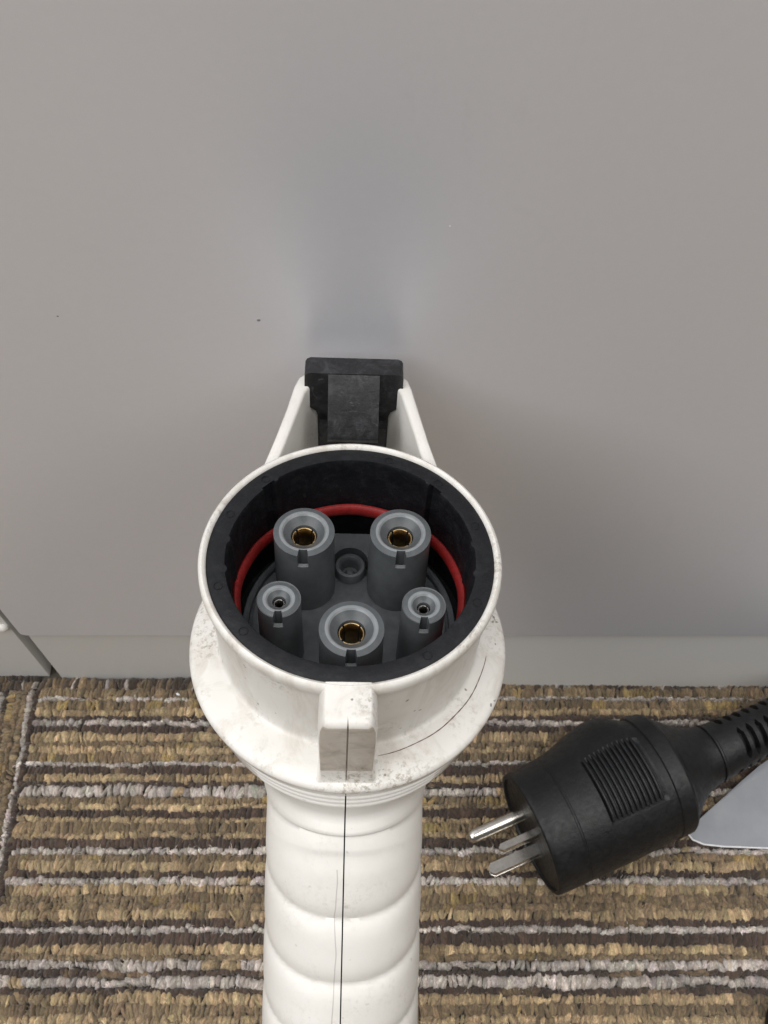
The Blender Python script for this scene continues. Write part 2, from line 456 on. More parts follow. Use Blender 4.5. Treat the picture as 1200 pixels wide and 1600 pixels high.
# kick plate: bows outward at the bottom towards the right
vs = []; fs = []; NX, NZ = 60, 14
kx0 = -136.3
kl = -0.5
for i in range(NX + 1):
    t = i / NX; X = kx0 + (560 - kx0) * t ** 1.6
    bow = 4.6 * (1 / (1 + math.exp(-(X - 20) / 22)))
    for j in range(NZ + 1):
        s = j / NZ; Z = DOOR_Z + 12 + (kl - DOOR_Z - 12) * s
        vs.append((X, KICK_Y - bow * max(0, (s - 0.2) / 0.8) ** 1.15, Z))
n0 = len(vs)
for (X, Y, Z) in vs[:n0]: vs.append((X, Y + 1.2, Z))
vs = [tuple(v) for v in vs]
st = NZ + 1
for i in range(NX):
    for j in range(NZ):
        a = i * st + j
        fs.append((a, a + 1, a + st + 1, a + st)); fs.append((n0 + a, n0 + a + st, n0 + a + st + 1, n0 + a + 1))
for j in range(NZ): fs.append((j, n0 + j, n0 + j + 1, j + 1))
kick = mesh_obj('kick_plate', vs, fs, M['kick'], cab, smooth=True, sharp=40)
bm = prism_bm([(-136.2, KICK_Y + 1.4), (560, KICK_Y + 1.4), (560, 600), (-136.2, 600)], 2, 2, 640)
finish('case', bm, M['kick'], cab, bevel=0.5)
for (u, v, r) in ((404, 500, 0.42), (703, 354, 0.22), (90, 494, 0.25)):
    dep = math.radians(60.1) + math.atan((v - 800) / 1550)
    zz = 400 - WALL_Y * math.tan(dep); dpt = WALL_Y * math.cos(math.radians(60.1)) + (400 - zz) * math.sin(math.radians(60.1))
    bm = bmesh.new(); bmesh.ops.create_uvsphere(bm, u_segments=16, v_segments=8, radius=r)
    bmesh.ops.scale(bm, vec=(1, 0.4, 1), verts=bm.verts); bmesh.ops.translate(bm, vec=((u - 600) / 1550 * dpt, WALL_Y, zz), verts=bm.verts)
    finish('paint_nib', bm, M['panel'] if u == 703 else M['nib'], cab)

cab2 = thing('cabinet', 'beige steel side of the neighbouring cabinet, left of the dark vertical gap', 'cabinet', (0, 0, 0))
bm = prism_bm([(-560, KICK_Y + 0.3), (-141.2, KICK_Y + 0.3), (-141.2, 600), (-560, 600)], 2, 2.2, 640)
finish('case', bm, M['kick'], cab2, bevel=0.6)
bm = bmesh.new(); bmesh.ops.create_uvsphere(bm, u_segments=24, v_segments=14, radius=2.2)
bmesh.ops.scale(bm, vec=(1, 0.8, 1), verts=bm.verts); bmesh.ops.translate(bm, vec=(-143.3, KICK_Y - 0.2, 55), verts=bm.verts)
finish('bumper', bm, M['white_clean'], cab2)

# crumb on the carpet
bm = bmesh.new(); bmesh.ops.create_icosphere(bm, subdivisions=2, radius=1)
for v_ in bm.verts: v_.co *= random.uniform(0.75, 1.15)
bmesh.ops.scale(bm, vec=(1.0, 0.55, 0.5), verts=bm.verts)
bmesh.ops.rotate(bm, cent=(0, 0, 0), matrix=Matrix.Rotation(-0.5, 3, 'Z'), verts=bm.verts)
bmesh.ops.translate(bm, vec=(-86, 140.4, 3.3), verts=bm.verts)
tag(finish('crumb', bm, M['paper_edge']), 'tiny white crumb lying on the carpet in front of the kick plate', 'crumb')

# ------------------------------------------------------------------ charging connector
SIZE = 0.977
O_W = Vector((-6.40, 88.94, 229.10))
con = bpy.data.objects.new('charging_connector', None); scn.collection.objects.link(con)
con.empty_display_size = 0.01
con['label'] = 'white charging connector head with five grey sockets, black liner and ribbed white handle, standing up'
con['category'] = 'charging plug'
Mrot = Matrix.Rotation(math.radians(2.5), 4, 'Y') @ Matrix.Rotation(math.radians(-8.7), 4, 'X')
con.matrix_world = Matrix.Translation(O_W * S) @ Mrot @ Matrix.Scale(SIZE, 4)

# white collar: rounded lip, wall, fillet and flange
cy = -3.2; RF = 34.2; ZF = -29.0
prof = [(28.65, -6), (28.65, -0.9), (28.9, -0.35), (29.4, -0.05), (29.9, -0.35), (30.2, -1.0), (30.25, -2.0), (30.05, -3.2), (29.6, -4.2), (29.15, -5.2),
        (28.95, -7), (28.8, -12), (28.6, -17), (28.4, -22), (28.4, -24.2), (28.42, -25.35), (28.55, -25.8, -0.05), (28.85, -26.1, -0.15), (29.25, -26.22, -0.3), (30.4, -26.35, -0.9),
        (32.2, -26.75, -2.2), (33.6, -27.3, cy), (34.2, -27.8, cy), (34.45, -28.4, cy), (34.4, -29.0, cy), (34.0, -29.5, cy), (30, -29.6, -2), (27, -29, 0), (27, -8)]
collar = lathe('collar', prof, M['white'], con, n=160, sharp=60)

# joint crack on the flange, right side
pts = []
for k in range(60):
    a = math.radians(-78 + 66 * k / 59); r = 30.35 + 0.05 * math.sin(k * .35)
    pts.append((r * math.cos(a), -1.0 + r * math.sin(a), -26.27))
tube('flange_joint', pts, [0.03 + 0.08 * abs(math.sin(PI * k / 59)) ** .5 * (0.7 + 0.3 * math.sin(k * 1.7)) for k in range(60)], M['crack'], con, n=8)

# key tab in front
def ring(poly, z): return [(x, y, z) for x, y in poly]
secs = []
for z, hw, yf, ch in ((-0.15, 4.0, -35.7, 0.9), (-0.3, 4.25, -36.3, 1.0), (-0.8, 4.5, -36.9, 1.1), (-1.5, 4.8, -37.15, 1.2), (-2.4, 5.1, -37.1, 1.2), (-4.2, 5.4, -36.9, 1.1), (-7, 5.4, -36.6, 0.8), (-14, 5.3, -36.2, 0.5), (-22, 5.2, -35.9, 0.4), (-25.6, 5.2, -35.8, 0.4), (-27.2, 6.0, -36.1, 0.6), (-28.2, 7.6, -36.6, 1.0)):
    yb = -28.6 if z > -1.2 else -27.6
    secs.append([(-hw * 1.0, yb, z), (-hw, yf + ch * 1.2, z), (-hw + ch * .35, yf + ch * .35, z), (-hw + ch, yf, z), (-0.16, yf, z), (-0.1, yf + .5, z), (0.1, yf + .5, z), (0.16, yf, z), (hw - ch, yf, z), (hw - ch * .35, yf + ch * .35, z), (hw, yf + ch * 1.2, z), (hw, yb, z)])
vs = [p for s_ in secs for p in s_]; k = len(secs[0]); fs = []
for i in range(len(secs) - 1):
    for j in range(k):
        j2 = (j + 1) % k; fs.append((i * k + j, i * k + j2, (i + 1) * k + j2, (i + 1) * k + j))
fs.append(tuple(range(k))); fs.append(tuple((len(secs) - 1) * k + j for j in range(k)))
mesh_obj('key_tab', vs, fs, M['white'], con, True, [M['white_dirty_shaded']], [1 if (q // k) >= 3 and (q % k) in (2, 3, 4, 5, 6, 7, 8) and q < k * 8 else 0 for q in range(len(fs))], sharp=38)

# lower body and handle, split into two half shells along the front seam
def lerp(a, b, t): return a + (b - a) * t
TH = math.atan2(0.65, 0.76)
def handle_sec(t):
    ay, az = -28 - .65 * t, -55.6 - .76 * t
    b = 15.0 + 0.3 * t / 60; a = 17.45 + 0.75 * t / 60
    return (ay - .76 * b, az + .65 * b), (ay + .76 * b, az - .65 * b), a
keys = [((-37.5, -29.2), (31.0, -29.2), 34.2)]
zz = -29.2
for kz in range(4):    # fine moulded grooves under the flange
    r0 = 33.9 - kz * 0.85; bk_ = 31 - kz * .7; f0 = -37.45
    keys += [((f0, zz - 0.15), (bk_, zz - .3), r0), ((f0, zz - 1.35), (bk_, zz - 1.5), r0 - .3), ((f0 + 1.0, zz - 1.5), (bk_ - .5, zz - 1.7), r0 - .9), ((f0 + 1.0, zz - 1.8), (bk_ - .5, zz - 2.1), r0 - 1.0)]
    zz -= 1.95
keys += [((-37.2, zz), (28, -40), 29.9), ((-36.9, zz - 2.0), (26.5, -43), 27.6), ((-36.9, -41.4), (22, -48), 25), ((-37.2, -43.0), (16, -53), 22.6), ((-38.3, -44.0), (9, -58), 20.4),
         ((-39.5, -44.6), (3, -61), 19.2), ((-40.0, -45.2), (-3, -62.6), 18.5), ((-39.9, -45.9), (-8, -63.9), 17.9), ((-39.3, -46.5), (-12, -64.8), 17.6), ((-39.9, -46.9), (-15, -65.2), 17.45)]
T0 = 1.5
nn = 170
for i in range(nn + 1): keys.append(handle_sec(T0 + 2 + 125 * i / nn))
NT_ = 96
def shell(side):
    vs = []; fs = []
    m = len(keys)
    angs = [PI * i / NT_ for i in range(NT_ + 1)]     # 0 = front (seam), pi = back
    for ki, (Fp, Bp, a) in enumerate(keys):
        cyy, czz = (Fp[0] + Bp[0]) / 2, (Fp[1] + Bp[1]) / 2
        hy, hz = (Fp[0] - Bp[0]) / 2, (Fp[1] - Bp[1]) / 2
        ishandle = ki >= m - nn - 1
        t = T0 + 2 + 125 * (ki - (m - nn - 1)) / nn if ishandle else -5
        for j, th in enumerate(angs):
            c, s_ = math.cos(th), math.sin(th)
            e = 1.0 if not ishandle else 0.93
            cc = math.copysign(abs(c) ** e, c); ss = abs(s_) ** e
            x = a * ss; fy, fz = cyy + hy * cc, czz + hz * cc
            if ishandle or ki > m - nn - 6:
                # finger swells, crease line sweeping up towards the sides
                tt = t + 8.0 * (1 - max(0, c)) - 1.0
                ph = (tt - 3.9) / 15.6
                fr = ph - math.floor(ph)
                bulge = ((1 - (1 - math.sin(PI * fr)) ** 2.0) ** 0.8 * 1.0 if ph > 0 else 0.9) - 0.85
                wgt = max(0, c * 0.65 + 0.42) * min(1, max(0, (t - 4) / 5)) * (1 if t < 105 else max(0, 1 - (t - 105) / 10))
                d = 1.75 * bulge * wgt
                hl = math.hypot(hy, hz)
                fy += hy / hl * d * cc; fz += hz / hl * d * cc; x += d * ss * .6
            gap = 0.15 if ki > 2 else 0.06
            x = max(x, gap) if j not in (0,) else gap
            if j == 0:   # seam edge rolls inwards
                pass
            vs.append((side * x, fy, fz))
        # inner wall of the seam
    k = len(angs)
    for i in range(m - 1):
        for j in range(k - 1):
            fs.append((i * k + j, i * k + j + 1, (i + 1) * k + j + 1, (i + 1) * k + j))
    # seam faces going inwards at front
    b0 = len(vs)
    for ki, (Fp, Bp, a) in enumerate(keys):
        j0 = vs[ki * k]; hy, hz = Bp[0] - Fp[0], Bp[1] - Fp[1]; L = math.hypot(hy, hz)
        vs.append((side * 0.22, j0[1] + hy / L * 2.5, j0[2] + hz / L * 2.5))
    for i in range(m - 1): fs.append((i * k, (i + 1) * k, b0 + i + 1, b0 + i))
    # end cap of the handle
    return mesh_obj('half_shell', vs, fs, M['white_clean'], con, sharp=75)
shell(1); shell(-1)
# dark strip set behind the joint, painting the shade inside its gap
vs = []; fs = []
for ki, (Fp, Bp, a) in enumerate(keys[2:]):
    hy, hz = Bp[0] - Fp[0], Bp[1] - Fp[1]; L = math.hypot(hy, hz)
    for x in (-1, 1): vs.append((x, Fp[0] + hy / L * 2.45, Fp[1] + hz / L * 2.45))
for i in range(len(vs) // 2 - 1): fs.append((2 * i, 2 * i + 1, 2 * i + 3, 2 * i + 2))
mesh_obj('joint_dark_fill', vs, fs, M['gap'], con)
# butt, strain relief and cable, below the picture
Fp, Bp, a = keys[-1]
cyb, czb = (Fp[0] + Bp[0]) / 2, (Fp[1] + Bp[1]) / 2
pts = []; rad = []
for k in range(5):
    t = k / 4; pts.append((0, cyb - .65 * 6 * t + 1.3, czb - .76 * 6 * t + 1.5)); rad.append(17.0 - 4 * t * t)
tube('end_cap', pts, rad, M['white_clean'], con, n=40)
inv = con.matrix_world.inverted()
pw = con.matrix_world @ (Vector((0, cyb - 3, czb - 4)) * S)
p1 = con.matrix_world @ (Vector((0, cyb - 30, czb - 30)) * S)
cpts = []
P0 = pw; P1 = p1; P2 = Vector((-0.02, p1.y - 0.09, 0.012)); P3 = Vector((-0.02, p1.y - 0.32, 0.0105))
for k in range(40):
    t = k / 39
    q = P0 * (1 - t) ** 3 + P1 * 3 * t * (1 - t) ** 2 + P2 * 3 * t * t * (1 - t) + P3 * t ** 3
    q.z = max(q.z, 0.0098)
    cpts.append(tuple((inv @ q) / S))
tube('cable', cpts, [10.5 if k < 8 and k % 2 else 7.5 for k in range(40)], M['plug'], con, n=24)

# black liner
def liner_r(r, z, th, k):
    d = math.degrees(th) % 360
    if 2 <= k <= 8:
        if 52 < d < 128: r += 0.45
        for c0 in (46, 134):
            if abs(d - c0) < 3: r += 1.0
        for c0 in (8, 172, 188, 352):
            if abs(d - c0) < 1.2: r -= 0.45
    return r
prof = [(28.75, -5), (28.7, -1.0), (28.3, -0.75), (25.4, -0.72), (25.0, -0.8), (24.85, -1.1), (24.8, -2), (24.6, -8), (24.5, -18.5), (25.2, -18.6), (25.2, -27.5), (10, -27.6), (0.1, -27.6)]
lin = lathe('liner', [(p[0], p[1]) for p in prof], M['liner'], con, n=240, sharp=40, rfun=lambda r, z, th, k: liner_r(r, z, th, k) if 4 <= k <= 8 else r)
for a in (18, 47, 73, 133, 158, 197, 222, 303, 337):
    r = 26.75; cx, cyy = r * math.cos(math.radians(a)), r * math.sin(math.radians(a))
    pts = [(cx + 0.85 * math.cos(t), cyy + 0.85 * math.sin(t), -0.72) for t in [2 * PI * k / 20 for k in range(20)]]
    tube('mould_mark', pts, 0.11, M['liner'], con, n=6, closed=True)

# red seal
pts = [(0, 0, 0)]
prof = []
for k in range(14):
    a = 2 * PI * k / 14; prof.append((23.85 + 0.95 * math.cos(a), -15.9 + 1.7 * math.sin(a)))
lathe('seal_ring', prof, M['red'], con, n=160, closed=True, rfun=lambda r, z, th, k: r + 0.12 * math.sin(5 * th) + 0.05 * math.sin(13 * th))

# grey base plate with raised platform
lathe('base_plate', [(23.3, -27.5), (23.3, -25.0), (23.0, -24.6), (22.3, -24.6), (21.9, -25.0), (21.8, -26.2), (0.1, -26.2)], M['grey_base'], con, n=128)
poly = []
for k in range(121):
    a = math.radians(-215 + 250 * k / 120); poly.append((20.9 * math.cos(a), 20.9 * math.sin(a)))
bm = prism_bm(poly, 2, -26.3, -24.7)
finish('platform', bm, M['grey_base'], con, bevel=0.3, seg=2, ang=50)
# bridge with the recessed boss between the two upper sockets
poly = [(-6.5, 21.2), (6.5, 21.2), (6.0, 12.5)]
for k in range(19):
    a = math.radians(-12 + 204 * k / 18); poly.append((4.05 * math.cos(a), 13.2 + 4.05 * math.sin(a)))
poly += [(-6.0, 12.5)]
bm = prism_bm(poly, 2, -26, -21.3); finish('bridge', bm, M['grey'], con, bevel=0.25, seg=2, ang=50)
lathe('screw_boss', [(3.5, -26), (3.45, -22.6), (3.2, -22.2), (2.6, -22.1), (2.15, -22.5), (1.95, -23), (1.9, -25.6), (1.2, -25.6), (0.7, -24.9), (0.05, -24.8)], M['grey'], con, n=48, loc=(0, 13.0, 0))

# socket towers
def tower(x, y, R, rl, rh, big, tilt=0):
    n = 96; zt = -4.5; sw = 1.12 if big else 1.0
    ch = 0.5 if big else 0.35
    zb = -26.0
    prof = [(R + .15, zb), (R + 0.08, -15), (R, zt - ch - 3.6), (R, zt - ch - 0.2), (R, zt - ch * .7), (R - 0.25, zt - 0.32), (rl + 0.45, zt), (rl + 0.15, zt + 0.02), (rl - 0.15, zt - 0.04), (rl - 0.45, zt - 0.35),
            (rh + .35, zt - (1.35 if big else 1.0)), (rh, zt - (1.6 if big else 1.2)), (rh - 0.05, zt - 9), (0.05, zt - 9.2)]
    vs = []; fs = []; mi = []
    sa = lambda r: sw / max(r, sw + .1)
    # angular grid with exact slot edges at -90 deg
    half = math.asin(min(.95, sw / R))
    angs = [-PI / 2 - half, -PI / 2 - half + 1e-3] + [-PI / 2 + half * f for f in (-.5, 0, .5)] + [-PI / 2 + half - 1e-3, -PI / 2 + half]
    rest = n - len(angs)
    angs += [(-PI / 2 + half) + (2 * PI - 2 * half) * (k + 1) / (rest + 1) for k in range(rest)]
    n = len(angs)
    sd = 3.8 if big else 3.2
    for k, (r, z) in enumerate(prof):
        for i, a in enumerate(angs):
            zz = z; rr = r
            if 1 <= i <= 5:
                if 3 <= k <= 4: zz = zt - sd - 0.45
                if k == 5: rr = (R + rl) / 2 + 0.12; zz = zt - sd
                if k == 6: rr = rl + 0.30; zz = zt - sd - 5
            vs.append((x + rr * math.cos(a), y + rr * math.sin(a), zz))
    for k in range(len(prof) - 1):
        for i in range(n):
            j = (i + 1) % n
            fs.append((k * n + i, k * n + j, (k + 1) * n + j, (k + 1) * n + i))
            mi.append(1 if k in (6, 7, 8) and not (1 <= i <= 4 and k == 6) else 0)
    o = mesh_obj('socket', vs, fs, M['grey'], con, True, [M['grey_edge']], mi, 32)
    # split tube contact inside
    ri = rh - 0.32; segs = 4 if big else 2
    for q in range(segs):
        vs = []; fs = []
        a0 = PI / 4 + 2 * PI * q / segs + 0.10 * (1 if big else 1.6); a1 = PI / 4 + 2 * PI * (q + 1) / segs - 0.10 * (1 if big else 1.6)
        K = 16
        zs = (zt - 2.3, zt - 2.0, zt - 2.2, zt - 5, zt - 8.9); rs = (ri + .2, ri, ri - .22, ri - 0.42, ri - .5)
        if not big: zs = (zt - 1.9, zt - 1.7, zt - 1.9, zt - 4.5, zt - 8.9)
        for z, r in zip(zs, rs):
            for k in range(K + 1):
                a = lerp(a0, a1, k / K); vs.append((x + r * math.cos(a), y + r * math.sin(a), z))
        for k in range(len(zs) - 1):
            for i in range(K): fs.append((k * (K + 1) + i, k * (K + 1) + i + 1, (k + 1) * (K + 1) + i + 1, (k + 1) * (K + 1) + i))
        mesh_obj('contact', vs, fs, M['brass'] if big else M['dark_steel'], o)
    return o
tower(-9.8, 8.9, 6.35, 4.75, 2.75, True)
tower(10.3, 9.1, 6.35, 4.75, 2.75, True)
tower(0.4, -14.4, 6.35, 4.75, 2.75, True)
tower(-14.0, -8.0, 4.35, 2.75, 1.35, False)
tower(14.6, -8.8, 4.35, 2.75, 1.35, False)

# latch guard: bow of white plastic behind the ring
prof2 = []
outer = [(-20.8, 21), (-19.2, 25.8), (-17.4, 33), (-15.2, 43), (-13.9, 50), (-12.9, 53.0), (-11.2, 54.6), (-8.5, 55.2), (8.5, 55.2), (11.2, 54.6), (12.7, 53.0), (13.6, 50), (15.0, 43), (17.0, 33), (18.6, 26.4), (20.0, 21)]
inner = [(-17.3, 21), (-15.8, 28.3), (-14.2, 35), (-12.3, 43), (-11.2, 48), (-10.2, 50.2), (-8.5, 51.4), (-6, 51.8), (6, 51.8), (8.5, 51.4), (10.2, 50.2), (11.0, 48), (12.1, 43), (13.9, 35), (15.2, 28.3), (16.8, 21)]
vs = []; fs = []; N = len(outer)
levels = [(-3.4, 0.0), (-3.05, .25), (-3.0, .55), (-3.0, -1)]
def guard_sec(i):
    ox, oy = outer[i]; ix, iy = inner[i]
    o_, n_ = Vector((ox, oy)), Vector((ix, iy)); d = (n_ - o_).normalized()
    pts = []
    pts.append((ox, oy, -30)); pts.append((ox, oy, -3.8))
    p = o_ + d * .18; pts.append((p.x, p.y, -3.25)); p = o_ + d * .6; pts.append((p.x, p.y, -3.0))
    p = n_ - d * .6; pts.append((p.x, p.y, -3.0)); p = n_ - d * .18; pts.append((p.x, p.y, -3.25)); pts.append((ix, iy, -3.8)); pts.append((ix, iy, -30))
    return pts
for i in range(N): vs += guard_sec(i)
for i in range(N - 1):
    for j in range(8):
        j2 = (j + 1) % 8; fs.append((i * 8 + j, i * 8 + j2, (i + 1) * 8 + j2, (i + 1) * 8 + j))
fs.append(tuple(range(8))); fs.append(tuple((N - 1) * 8 + j for j in range(8)))
guard = mesh_obj('latch_guard', vs, fs, M['white_clean'], con, sharp=60)
bm = prism_bm([(-16.5, 26), (16.5, 26), (11.6, 47.5), (10.2, 50.5), (8, 51.9), (-8, 51.9), (-10.2, 50.5), (-11.8, 47.5)], 2, -30, -26)
finish('guard_floor', bm, M['white'], con, bevel=.4)

# latch hook
lat = bpy.data.objects.new('latch', None)
bpy.data.objects.remove(lat)
poly = [(-10.2, 1.25), (-11.0, 0.8), (-11.4, 0.0), (-11.5, -8.0), (-10.6, -9.6), (-8.9, -11.0), (-8.5, -12.4), (-8.4, -27), (8.4, -27), (8.5, -12.4), (8.9, -11.0), (10.6, -9.6), (11.5, -8.0), (11.4, 0.0), (11.0, 0.8), (10.2, 1.25)]
bm = prism_bm(poly, 1, 50.0, 55.3)
for v_ in bm.verts:          # only the head of the hook reaches back over the guard
    if v_.co.z < -9.0 and v_.co.y > 52: v_.co.y = 51.9
latch = finish('latch_hook', bm, M['hook'], con, bevel=0.7, seg=4, ang=24)
# side profile of the nose (y,z) extruded in x
poly = [(54, 1.35), (50.4, 1.25), (49.2, 0.3), (41.3, -10.2), (41.0, -11.2), (42.2, -13.3), (50.5, -13.6), (54, -10)]
bm = prism_bm(poly, 0, -5.9, 5.9)
finish('nose', bm, M['hook'], latch, bevel=0.5, seg=4, ang=18)
for sx in (-1, 1):
    bm = prism_bm([(sx * 4.2, 47.5), (sx * 8.0, 47.5), (sx * 8.0, 50.6), (sx * 4.2, 50.6)], 2, -27, -13.9)
    finish('side_rail', bm, M['hook'], latch, bevel=0.3, seg=2)

# ------------------------------------------------------------------ mains plug
plug = bpy.data.objects.new('mains_plug', None); scn.collection.objects.link(plug); plug.empty_display_size = 0.01
plug['label'] = 'black rubber mains plug with three metal pins and ribbed grip lying on the striped carpet'
plug['category'] = 'plug'
A0 = Vector((53.4, 79.1, 25.4)); HD = math.radians(22.5); UPT = math.radians(1.0)
# local x = along the axis towards the cable, local y = sideways (far side), local z = up
plug.matrix_world = Matrix.Translation(A0 * S) @ Matrix.Rotation(HD, 4, 'Z') @ Matrix.Rotation(-UPT, 4, 'Y')

stn = [  # s, half width far side, half width near side, top, bottom
    (0, 22.0, 22.4, 22.0, 21.5), (0.5, 22.6, 23.0, 22.6, 21.9), (1.6, 22.9, 23.2, 22.9, 22.2), (12.2, 23.4, 23.2, 23.0, 22.3), (12.5, 23.15, 22.95, 22.75, 22.0), (13.0, 23.15, 22.95, 22.75, 22.0), (13.3, 23.4, 23.2, 23.0, 22.3),
    (20, 24.6, 23.2, 23.0, 22.3), (28, 27.4, 23.2, 23.0, 22.3), (36, 29.2, 23.0, 23.0, 22.3), (42, 29.0, 22.8, 23.0, 22.2), (46, 26.6, 22.6, 22.8, 22.0), (48.5, 24.6, 22.4, 22.6, 21.8), (50.2, 24.0, 22.3, 22.5, 21.6),
    (50.6, 24.6, 22.8, 23.1, 21.9), (56.0, 24.2, 22.6, 23.0, 21.8), (57.0, 23.6, 22.0, 22.4, 21.2), (57.6, 22.6, 21.0, 21.4, 20.4),
    (60, 20.6, 18.9, 19.4, 18.6), (63, 18.0, 16.2, 17.0, 16.4), (66, 15.6, 14.2, 15.0, 14.6), (69, 13.6, 12.6, 13.4, 13.2), (72, 12.2, 11.6, 12.2, 12.0), (76, 11.2, 11.0, 11.4, 11.2), (78, 11.0, 10.9, 11.2, 11.0)]
def dense(st, step=1.0):
    out = []
    for a, b in zip(st[:-1], st[1:]):
        k = max(1, int((b[0] - a[0]) / step))
        for i in range(k): out.append(tuple(lerp(p, q, i / k) for p, q in zip(a, b)))
    out.append(st[-1]); return out
dst = dense(stn)
# smooth widths a bit away from the crisp features
arr = np.array(dst); sm = arr.copy()
for it in range(4):
    t_ = sm.copy(); t_[1:-1, 1:] = (sm[:-2, 1:] + 2 * sm[1:-1, 1:] + sm[2:, 1:]) / 4
    mask = ((arr[:, 0] > 15) & (arr[:, 0] < 49)) | (arr[:, 0] > 59)
    sm[mask] = t_[mask]
NP = 120
PK_S0, PK_S1 = 24.5, 46.5        # grip pocket
def plug_pt(s, Wf, Wn, Tt, Tb, th):
    c, s_ = math.cos(th), math.sin(th)
    yy = (Wf if c > 0 else Wn) * c; zz = (Tt if s_ > 0 else Tb) * s_
    return yy, zz
vs = []; fs = []
for row in sm:
    s = row[0]
    for k in range(NP):
        th = 2 * PI * k / NP
        yy, zz = plug_pt(*row, th)
        d = math.degrees(th)
        if PK_S0 <= s <= PK_S1 and 62 < d < 118:
            f = 1 - 0.9 / math.hypot(yy, zz); yy *= f; zz *= f
        vs.append((s, yy, zz))
m = len(sm)
for i in range(m - 1):
    for k in range(NP):
        k2 = (k + 1) % NP; fs.append((i * NP + k, i * NP + k2, (i + 1) * NP + k2, (i + 1) * NP + k))
# recessed face
b = len(vs)
for k in range(NP):
    x_, y_, z_ = vs[k]; vs.append((0.0, y_ * .955, z_ * .955))
for k in range(NP):
    x_, y_, z_ = vs[k]; vs.append((0.9, y_ * .94, z_ * .94))
for k in range(NP):
    k2 = (k + 1) % NP; fs.append((k, b + k, b + k2, k2)); fs.append((b + k, b + NP + k, b + NP + k2, b + k2))
fs.append(tuple(b + NP + k for k in range(NP)))
body = mesh_obj('body', vs, fs, M['plug'], plug, sharp=28)

# grip ribs in the pocket
for q in range(11):
    s0 = PK_S0 + 1.0 + q * 1.93
    vs = []; fs = []; K = 26
    row = [np.interp(s0, sm[:, 0], sm[:, c]) for c in range(5)]
    for k in range(K + 1):
        th = math.radians(lerp(58.5, 117.0, k / K))
        yy, zz = plug_pt(*row, th); L = math.hypot(yy, zz); ny, nz = yy / L, zz / L
        e = min(1, min(k, K - k) / 2.5 + 0.02)
        for (ds, h) in ((-0.78, -1.2), (-0.62, -0.05), (-0.25, 0.42), (0.25, 0.42), (0.62, -0.05), (0.78, -1.2)):
            hh = h * e if h > -1 else h
            vs.append((s0 + ds, yy + ny * hh, zz + nz * hh))
    for k in range(K):
        for j in range(5): fs.append((k * 6 + j, k * 6 + j + 1, (k + 1) * 6 + j + 1, (k + 1) * 6 + j))
    fs.append(tuple(range(6))); fs.append(tuple(K * 6 + j for j in range(6)))
    mesh_obj('grip_rib', vs, fs, M['plug'], body, sharp=60)

# cable boot with slots
BL = 62
bend = lambda s: (0.0, 0.0 + 0.0011 * s * s, -0.0004 * s * s)
def boot_c(s): return (76 + s, 0.0012 * s * s, 0.8 - 0.0016 * s * s)
def boot_r(s): return lerp(11.0, 7.6, min(1, s / 60)) + (0.25 if s < 1 else 0)
vs = []; fs = []; NS = 310; NB = 120
for i in range(NS + 1):
    s = BL * i / NS; cx_, cy_, cz_ = boot_c(s); r0 = boot_r(s)
    for k in range(NB):
        th = 2 * PI * k / NB; d = math.degrees(th); r = r0
        if 5 < s < 58:
            for (c0, off) in ((16, 0), (108, 3.9), (196, 0), (288, 3.9)):
                dd = (d - c0 + 180) % 360 - 180
                ph = ((s - 5 - off) / 4.1) % 1.0
                inside = (1 - abs(dd) / 34)
                w = 0.27 * math.sqrt(max(0, min(1, inside * 3)))
                g_ = abs(ph - .5)
                if abs(dd) < 34 and g_ < w and s - 5 - off > 0:
                    r -= 2.6 * min(1, (w - g_) / .05)
        vs.append((cx_, cy_ + r * math.cos(th), cz_ + r * math.sin(th)))
for i in range(NS):
    for k in range(NB):
        k2 = (k + 1) % NB; fs.append((i * NB + k, i * NB + k2, (i + 1) * NB + k2, (i + 1) * NB + k))
fs.append(tuple(NS * NB + k for k in range(NB)))
mesh_obj('cable_boot', vs, fs, M['plug'], plug, sharp=50)
# cord: leaves the boot, loops outside the picture and comes back at the corner
invp = plug.matrix_world.inverted()
e0 = plug.matrix_world @ (Vector(boot_c(BL - 3)) * S)
ctrl = [e0 / S, e0 / S + Vector((25, 9, -6)), Vector((245, 140, 9)), Vector((285, 90, 8.5)), Vector((270, 30, 8.5)), Vector((215, 5, 8.5)), Vector((170, 26, 8.2)), Vector((152, 27.0, 8.0)), Vector((139.5, 19, 8.0)), Vector((141, 2, 8)), Vector((150, -60, 8)), Vector((150, -200, 8))]
def catmull(P, n=12):
    out = []
    P = [P[0]] + P + [P[-1]]
    for i in range(1, len(P) - 2):
        for k in range(n):
            t = k / n; a, b_, c, d = P[i - 1], P[i], P[i + 1], P[i + 2]
            out.append(0.5 * ((2 * b_) + (c - a) * t + (2 * a - 5 * b_ + 4 * c - d) * t * t + (3 * b_ - a - 3 * c + d) * t ** 3))
    return out
tube('cord', [tuple((invp @ (p * S)) / S) for p in catmull(ctrl)], 4.9, M['plug'], plug, n=20)

